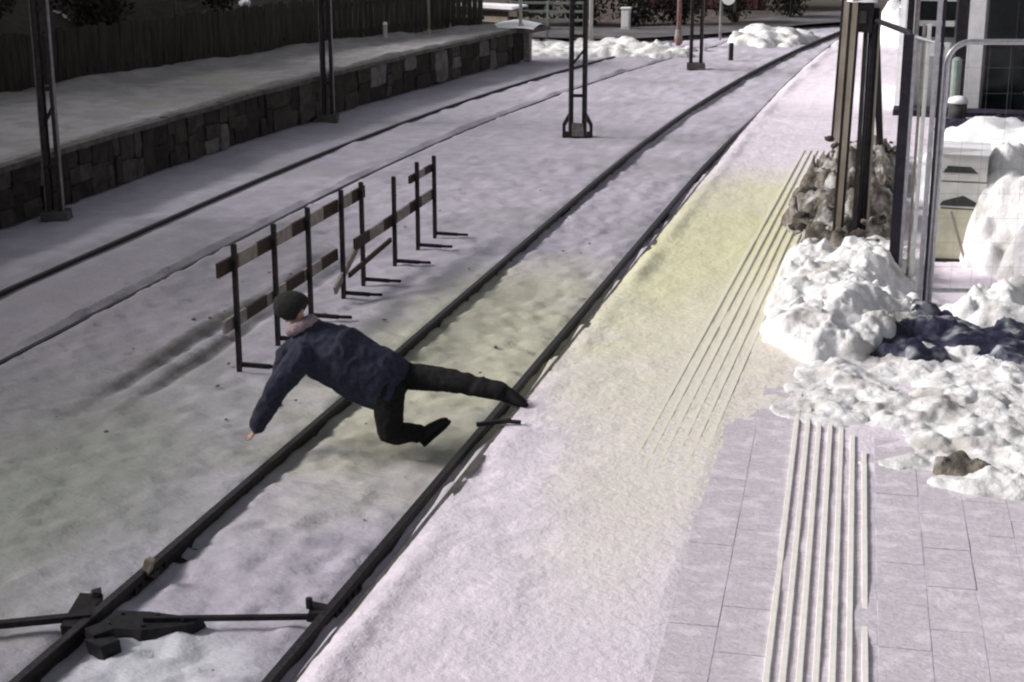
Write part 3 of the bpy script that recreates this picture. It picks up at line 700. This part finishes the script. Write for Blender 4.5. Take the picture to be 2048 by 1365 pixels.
# jacket
mb = MB(); X = Vector((1, 0, 0))
loft(mb, [(J['pelvis'] + Vector((.13, -.01, -.08)), (.02, .225, .0), (.06, 0, .175)), (J['pelvis'] + Vector((.0, 0, -.04)), (0, .255, 0), (.08, 0, .245)), (J['waist'] - Vector((0, 0, .05)), (0, .25, 0), (.09, 0, .25)),
          (J['chest'] + Vector((.08, 0, -.05)), (0, .26, .0), (.10, 0, .25)), (J['chest'] - Vector((.06, 0, .01)), (0, .24, .03), (.11, 0, .215)), (J['neck'] + Vector((.02, 0, -.055)), (0, .18, .02), (.09, 0, .14)), (J['neck'] + Vector((-.025, 0, .02)), (0, .11, 0), (.06, 0, .095)), (J['neck'] + Vector((-.05, 0, .06)), (0, .095, 0), (.055, 0, .08))], 20)
limb(mb, [J['shL'], J['elL'], J['wrL']], [.118, .094, .066]); limb(mb, [J['shR'], J['elR'], J['wrR']], [.112, .090, .064])
remesh(mb, 'jacket', .013, pe, M_navy, 4, .02, 6.)
# trousers
mb = MB()
loft(mb, [(J['waist'] + Vector((.04, 0, -.02)), (0, .17, 0), (.05, 0, .12)), (J['pelvis'], (0, .185, 0), (.04, 0, .14)), (J['pelvis'] + Vector((.10, 0, -.03)), (0, .16, 0), (.03, 0, .12))])
limb(mb, [J['hipR'], J['knR'], J['anR'] + Vector((-.02, 0, 0))], [.118, .098, .078]); limb(mb, [J['hipL'], J['knL'], J['anL'] + Vector((-.05, -.02, .02))], [.15, .105, .078])
remesh(mb, 'trousers', .013, pe, M_black, 3, .012, 7.)
# shoes
for (a, t) in (('anR', 'toR'), ('anL', 'toL')):
    A, T = J[a], J[t]; d = (T - A).normalized(); dn = Vector((0, 0, -1)); dn = (dn - d * dn.dot(d)).normalized(); s_ = d.cross(dn)
    mb = MB(); rings = []
    for (u, wd, ht, o_) in ((-.07, .03, .04, .015), (-.05, .045, .06, .005), (.0, .05, .07, .0), (.08, .05, .062, .008), (.16, .053, .046, .022), (.21, .047, .036, .032), (.245, .022, .018, .042)):
        rings.append((A + d * u + dn * o_, s_ * wd, dn * ht))
    loft(mb, rings, 14); sh_ = remesh(mb, 'shoe', .009, pe, M_shoe, 3)
    mb = MB(); rings = [(A + d * u + dn * (.066 if u < .05 else .07), s_ * wd * 1.06, dn * .012) for (u, wd) in ((-.07, .03), (-.04, .042), (.03, .04), (.1, .044), (.17, .051), (.225, .04), (.25, .015))]
    loft(mb, rings, 10); mb.mats = [M_sole]; mb.build('sole', sh_)
# knitted hat and scarf
mb = MB(); rings = []
for i in range(7):
    t = -.62 + 1.68 * i / 6; q = math.sqrt(max(.01, 1 - min(t, .999) ** 2)); rings.append((H(0, -.035 + .010 * i, t * .135), hs_ * (.116 * q + .004), fd * (.136 * q + .004)))
loft(mb, rings); remesh(mb, 'knitted_hood', .009, pe, M_hat, 3, .004, 25.)
mb = MB(); nk = J['neck'] + Vector((-.03, 0, .06)); pts = []
for j in range(13):
    a = 2 * math.pi * j / 12; pts.append(nk + Vector((.085 * math.cos(a), .105 * math.sin(a), .045 * math.cos(a))))
mb.tube(pts, .05, M_scarf, 10); remesh(mb, 'scarf', .012, pe, M_scarf, 3, .008, 16.)

# ------------------------------------------------------------------ construction fence on the platform
def fence_panel(name, label, a, b, z0, h, m, r=.022, corner=.22, wires=True, group='site fence panels'):
    """tube frame with rounded top corners between plan points a and b"""
    a, b = Vector((*a, 0)), Vector((*b, 0)); d = (b - a).normalized(); L_ = (b - a).length
    t = empty(name, (a.x, a.y, z0)); tag(t, label, 'fence panel', group)
    pts = [Vector((0, 0, 0)), Vector((0, 0, h - corner))]
    for i in range(1, 7): q = i / 6 * math.pi / 2; pts.append(d * corner * (1 - math.cos(q)) + Vector((0, 0, h - corner + corner * math.sin(q))))
    for i in range(0, 6): q = i / 6 * math.pi / 2; pts.append(d * (L_ - corner + corner * math.sin(q)) + Vector((0, 0, h - corner + corner * math.cos(q))))
    pts += [d * L_ + Vector((0, 0, h - corner)), d * L_]
    MB().tube(pts, r, m, 10).build('frame', t, smooth=True)
    MB().tube([Vector((0, 0, .12)), d * L_ + Vector((0, 0, .12))], r * .8, m, 8).build('bottom_rail', t)
    if wires:
        wm = MB(); n = int(L_ / .2)
        for i in range(1, n): wm.tube([d * (L_ * i / n) + Vector((0, 0, .12)), d * (L_ * i / n) + Vector((0, 0, h - .02))], .0011, M_mastlit, 4, False)
        for i in range(1, 10): wm.tube([Vector((0, 0, .12 + i * .25)), d * L_ + Vector((0, 0, .12 + i * .25))], .0011, M_mastlit, 4, False)
        tag(wm.build('wire_mesh', t), kind='stuff')
    return t
fence_panel('site_fence', 'galvanised site fence panel with rounded corner at the right edge', (.10, 16.35), (3.5, 17.1), PZ + .02, 2.62, M_galv, .028)
t = fence_panel('site_fence', 'dark site fence panel running back from the violet post', (-.27, 17.35), (-.72, 18.95), PZ, 2.62, M_dark, .03, .08, False)
fence_panel('site_fence', 'galvanised site fence panel between the bright post and the violet post', (.06, 16.42), (-.22, 17.2), PZ, 2.6, M_galv, .016, .05, True)
def post(label, x, y, h, parts, group='posts of the site fence', lean=0):
    t = empty('fence_post', (x, y, PZ)); tag(t, label, 'post', group); t.rotation_euler = (0, lean, 0)
    for (n, dx, dy, sx, sy, m) in parts: MB().box((dx, dy, h / 2 - .05), (sx, sy, h + .1), m, None, .002).build(n, t)
    return t
post('bright galvanised post left of the rounded fence panel', .0, 16.3, 4., [('upright', 0, 0, .05, .05, M_galv), ('clip_channel', .045, -.02, .03, .06, M_darkp)])
post('wide violet-black post left of the bright galvanised post', -.29, 17.25, 2.62, [('upright', 0, 0, .11, .1, M_darkp), ('edge_strip', .072, -.05, .035, .05, M_galv)])
post('brown timber post with pale edge rising from the rubble heap', -.98, 18.8, 4., [('upright', 0, 0, .06, .07, M_tan), ('edge_strip', .045, .0, .028, .05, M_darkp), ('batten', -.05, .03, .035, .05, M_wood)], lean=.018)
post('dark square post behind the brown timber post', -.72, 19.0, 2.75, [('upright', 0, 0, .11, .09, M_dark), ('edge_strip', .068, -.04, .026, .04, M_tan), ('batten', -.085, .03, .05, .05, M_hole)])
post('thin brown post behind the rubble at the platform side', -1.5, 26.6, 3.3, [('upright', 0, 0, .09, .08, M_tan), ('batten', -.065, 0, .04, .06, M_wood)], lean=.025)
post('slim pale post between the violet and bright posts', -.09, 17.0, 2.75, [('upright', 0, 0, .04, .04, M_sign), ('batten', -.05, .02, .03, .03, M_barw)])
post('dark post with pale side behind the violet post', -.34, 20.4, 3.0, [('upright', 0, 0, .08, .07, M_dark), ('batten', .075, 0, .05, .05, M_barw)])
br = MB(); br.bar((-.70, 19.05, PZ + 2.5), (-.72, 25., PZ + .02), .09, .08, M_dark); tag(br.build('fence_brace'), 'long dark brace slanting back from the dark square post', 'brace', 'fence braces')
br = MB(); br.bar((-.71, 19.08, PZ + 2.2), (-.95, 24.2, PZ + .02), .05, .05, M_dark); tag(br.build('fence_brace'), 'thin dark brace slanting beside the long brace', 'brace', 'fence braces')
jb = empty('junction_box', (-.86, 18.9, PZ + 2.5)); tag(jb, 'black box capped with snow on top of the timber posts', 'box')
MB().box((0, 0, .16), (.26, .22, .34), M_dark, None, .01).build('body', jb); MB().box((0, -.115, .16), (.12, .02, .14), M_hole).build('cover', jb)
link('snow_cap', grid_mesh('snow_cap', np.linspace(-.17, .17, 12), np.linspace(-.14, .14, 10), lambda X, Y: .325 + .09 * np.clip(1 - (X / .17) ** 2, 0, 1) ** .6 * np.clip(1 - (Y / .14) ** 2, 0, 1) ** .6 + .01 * fbm(X, Y, 20., 2), M_white), jb)

# ------------------------------------------------------------------ snow heaps on the platform
def heap(name, label, cat, x0, x1, y0, y1, hgt, m, ncl, rcl, hcl, step, seed=0, power=.7, z0=PZ, rough=.12, group='snow heaps on the platform', kind=None, wf=None, mod=.8):
    cx, cy, rx, ry = (x0 + x1) / 2, (y0 + y1) / 2, (x1 - x0) / 2, (y1 - y0) / 2
    rs = random.Random(seed)
    cl = [(rs.uniform(x0, x1), rs.uniform(y0, y1), rs.uniform(*rcl) * 1.1, rs.uniform(*hcl), rs.uniform(0, 3.1), rs.uniform(-.6, .6), rs.uniform(-.6, .6)) for _ in range(ncl)]
    def zf(X, Y):
        d = ((X - cx) / rx) ** 2 + ((Y - cy) / ry) ** 2 + 1.1 * fbm(X + seed, Y, 1.1, 4)
        e = np.clip(1 - d, 0, 1) ** power
        if wf: e = e * wf(X, Y)
        zz = hgt * e * (1 + mod * fbm(X, Y + seed, 1.6, 3)) + rough * fbm(X, Y, 5., 3) * np.minimum(1, e * 3)
        zz = zz + chunks_h(X + .03 * fbm(X, Y, 9., 2), Y + .03 * fbm(X + 5, Y, 9., 2), cl) * sstep(.03, .3, e) + .022 * fbm(X, Y, 15., 3) * np.minimum(1, e * 3)
        return z0 - .09 + .09 * sstep(0, .06, e) + zz
    me = grid_mesh(name, np.arange(x0 - rx * .25, x1 + rx * .25, step) , np.arange(y0 - ry * .25, y1 + ry * .25, step), zf, m)
    o = link(name, me); tag(o, label, cat, group, kind); return o
heap('snow_heap', 'lumpy white snow heap at the foot of the fence posts', 'snow heap', -1.45, .0, 13.4, 18.4, .25, M_snow, 420, (.05, .26), (.02, .08), .02, 3, rough=.12)
heap('snow_heap', 'broad trampled snow heap at the right edge in front of the tarpaulin', 'snow heap', -.78, 3.0, 10.6, 15.4, .07, M_snow, 620, (.03, .2), (.01, .04), .022, 11, 1.0, rough=.07)
heap('snow_heap', 'tall white snow heap behind the rounded fence panel', 'snow heap', .48, 2.8, 17.0, 20.6, 1.1, M_snow, 90, (.08, .3), (.02, .08), .035, 21, .5, rough=.12, mod=.3)
heap('snow_heap', 'smooth white snow bank in front of the building', 'snow heap', -.3, 5.5, 20.3, 28.2, .42, M_white, 8, (.4, .8), (.02, .06), .09, 29, .5, rough=.04)
heap('snow_heap', 'white snow mound beyond the fence posts at the far end', 'snow heap', -1.6, .5, 42, 47, .9, M_white, 20, (.2, .5), (.05, .2), .12, 33, .5)
heap('rubble_heap', 'brown rubble heap mixed with snow below the timber posts', 'rubble heap', -1.62, -.35, 17.4, 25.6, .34, M_rubble, 260, (.06, .2), (.05, .2), .04, 41, .6, group='rubble heaps')
heap('tarpaulin', 'crumpled navy tarpaulin lying on the snow under the fence', 'tarpaulin', -.7, 3.2, 13.95, 16.0, .12, M_tarp, 60, (.1, .35), (.02, .09), .03, 51, .5, group='sheets')
heap('snow_heap', 'low snow ridge on top of the tarpaulin behind the bright post', 'snow heap', .1, 3.2, 15.3, 17.0, .20, M_snow, 50, (.08, .22), (.03, .08), .035, 57, .5)
heap('earth_clod', 'dark hollow of earth showing in the trampled snow at right', 'earth', .15, .72, 11.28, 11.58, .10, M_rubble, 12, (.04, .1), (.02, .05), .02, 61, .5, group='earth patches')
heap('snow_heap', 'snow bank at the curve of the track beside the road', 'snow heap', -6.0, -3.5, 46.8, 51.0, .2, M_snow, 20, (.2, .5), (.05, .15), .1, 71, .5, 0.)
heap('snow_heap', 'long white snow bank beyond the end of the far platform', 'snow heap', -12.5, -6.2, 43.0, 46.0, .12, M_snow, 30, (.2, .5), (.04, .12), .1, 77, .5, -.02)
# single chunks of rubble and snow that can be picked out
def chunk_mesh(m, k):
    bm = bmesh.new(); bmesh.ops.create_icosphere(bm, subdivisions=1, radius=1.)
    for v in bm.verts: v.co *= random.uniform(.6, 1.2)
    me = bpy.data.meshes.new('chunk'); bm.to_mesh(me); bm.free(); me.materials.append(m); return me
ck = [chunk_mesh(m, k) for m in (M_rubble, M_stone[2], M_snow, mat('frozen_dirt', (.12, .115, .11), (.2, .19, .185), 9.)) for k in range(3)]
def chunks(name, label, n, xr, yr, zr, sr_, sel, kind='stuff'):
    b = MB()
    for _ in range(n):
        me = random.choice(sel); s_ = random.uniform(*sr_); rot = Matrix.Rotation(random.uniform(0, 6), 3, 'Z'); c = Vector((random.uniform(*xr), random.uniform(*yr), random.uniform(*zr)))
        b.add([c + rot @ Vector((v.co.x * s_ * 1.3, v.co.y * s_, v.co.z * s_ * .7)) for v in me.vertices], [tuple(p.vertices) for p in me.polygons], me.materials[0])
    tag(b.build(name), label, kind=kind)
chunks('rubble_stones', 'loose brown stones strewn on the rubble heap', 190, (-1.5, -.45), (18, 25), (.55, .86), (.025, .09), ck[:6])
chunks('snow_clods', 'small broken snow clods around the heaps', 26, (-1.2, .6), (13.0, 14.2), (.49, .51), (.012, .03), ck[6:9])
chunks('snow_clods', 'dark crumbs of frozen dirt scattered between and beside the rails', 60, (-8.5, -3.75), (7.4, 24), (-.05, -.01), (.008, .028), ck[9:])
tw = MB()
for _ in range(7):
    c = Vector((random.uniform(-1.35, -.9), random.uniform(17.5, 22), .6)); a = random.uniform(0, 6.28); L_ = random.uniform(.3, .9)
    tw.tube([c, c + Vector((math.cos(a) * L_ * .5, math.sin(a) * L_ * .5, random.uniform(.0, .05))), c + Vector((math.cos(a) * L_, math.sin(a) * L_, random.uniform(-.1, .02)))], [.016, .012, .006], M_bark, 4, False)
tag(tw.build('loose_branches'), 'dark bare branches tangled in the rubble heap', kind='stuff')

# ------------------------------------------------------------------ boxes and building on the right
bs = empty('box_stack', (.38, 18.6, PZ)); tag(bs, 'stack of pale boxes with dark triangular openings behind the bright post', 'box stack')
def gable_box(z, h, m, kindo):
    o = MB().box((0, 0, z + h / 2), (.52, .45, h - .012), m, None, .006).build('box', bs)
    b = MB(); f = -.232
    if kindo == 1: vs = [(-.23, f, z + .03), (.22, f, z + .03), (.22, f, z + .05), (.02, f, z + .15), (-.2, f, z + .08)]
    else: vs = [(-.22, f, z + .1), (.16, f, z + .1), (.08, f, z + .17), (-.17, f, z + .175)]
    k = len(vs); b.add(vs + [(x, f + .03, zz) for (x, y, zz) in vs], [tuple(range(k))] + [(i, (i + 1) % k, (i + 1) % k + k, i + k) for i in range(k)], M_hole); b.build('opening', o)
MB().box((0, 0, .30), (.50, .44, .58), M_boxy, None, .006).build('box', bs)
gable_box(.60, .30, M_box, 1); gable_box(.905, .33, M_box, 2)
MB().box((0, -.02, 1.255), (.56, .5, .06), M_white, None, .015).build('snow_cap', bs)
MB().box((0, -.03, -.0), (.62, .5, .04), M_dark, None, .003).build('pallet', bs)
tag(MB().bar((.28, 18.22, PZ + .6), (.47, 18.24, PZ + .04), .025, .03, M_tan).build('leaning_stick'), 'brown stick leaning against the yellowed lower box', 'stick')
mb = MB(); mb.tube([(1.05, 17.35, PZ + 1.02), (1.05, 17.35, PZ + 1.24)], [.055, .06], M_mastlit, 10); tag(mb.build('grey_pipe'), 'short grey pipe end sticking out of the tall snow heap', 'pipe')

bd = empty('station_building', (.7, 30.4, PZ)); tag(bd, 'station building with white pilasters and dark glazed doors at top right', 'building')
def bx(n, x0, x1, y0, y1, z0, z1, m, par=None): return MB().box(((x0 + x1) / 2, (y0 + y1) / 2, (z0 + z1) / 2), (x1 - x0, y1 - y0, z1 - z0), m).build(n, par or bd)
bx('wall', -1.4, 9, .35, 4, -.2, 4.2, M_render)
bx('roof', -1.7, 9.3, -.6, 4.3, 4.2, 4.4, M_dark)
for (a, b) in ((-.18, .10), (-1.3, -1.1)): bx('pilaster', a, b, .1, .36, 0, 4.2, M_render)
bx('downpipe', -.38, -.20, .15, .34, .05, 4.2, M_dark)
wn = bx('window', -1.05, -.42, .28, .36, 1.35, 3.2, M_glass)
for z in (1.55, 2.0, 2.45, 2.9): bx('glazing_bar', -1.05, -.42, .24, .285, z, z + .1, M_sign, wn)
bx('lower_panel', -1.05, -.44, .26, .352, .1, 1.25, M_sign)
bx('signboard', -.86, -.48, .12, .2, 1.02, 1.27, M_sign)
for i in range(6):
    d = bx('door', .16 + i * .52, .16 + i * .52 + .49, .24, .34, .02, 2.95, M_glass)
    bx('frame', .16 + i * .52 + .49, .16 + i * .52 + .515, .22, .345, .02, 2.95, M_mast, d); bx('mid_rail', .16 + i * .52, .16 + i * .52 + .49, .225, .24, 1.18, 1.23, M_mast, d)
bx('plinth', -1.4, 6, -.5, .1, -.3, .10, M_hedge)
gb = empty('litter_bin', (.42, 29.2, PZ)); tag(gb, 'dark litter bin with a snow cap before the building', 'bin')
MB().tube([(0, 0, 0), (0, 0, .36)], [.15, .16], M_hole, 14).build('body', gb, smooth=True); MB().tube([(0, 0, .36), (0, 0, .44), (0, 0, .48)], [.18, .16, .06], M_white, 14).build('snow_cap', gb, smooth=True)
tag(MB().tube([(.36, 29.7, PZ), (.36, 29.7, PZ + 1.05)], .09, M_green, 12).tube([(.36, 29.7, PZ + 1.05), (.36, 29.7, PZ + 1.1)], [.1, .04], M_green, 12).build('green_bollard'), 'pale green round post behind the litter bin', 'post')
lw = heap('dark_bank', 'dark violet earth bank at the foot of the building', 'bank', -.3, 4.5, 27.9, 29.4, .14, M_hedge, 40, (.08, .25), (.03, .08), .06, 81, .4, group='earth patches')
bush('shrub', 'snow-dusted grey shrub before the dark doors at the right edge', (1.75, 28.9, PZ + .15), .3, .75, 260, .05, None, 10, M_barw, 60)
print('STONES', ns, 'OBJECTS', len(bpy.data.objects))
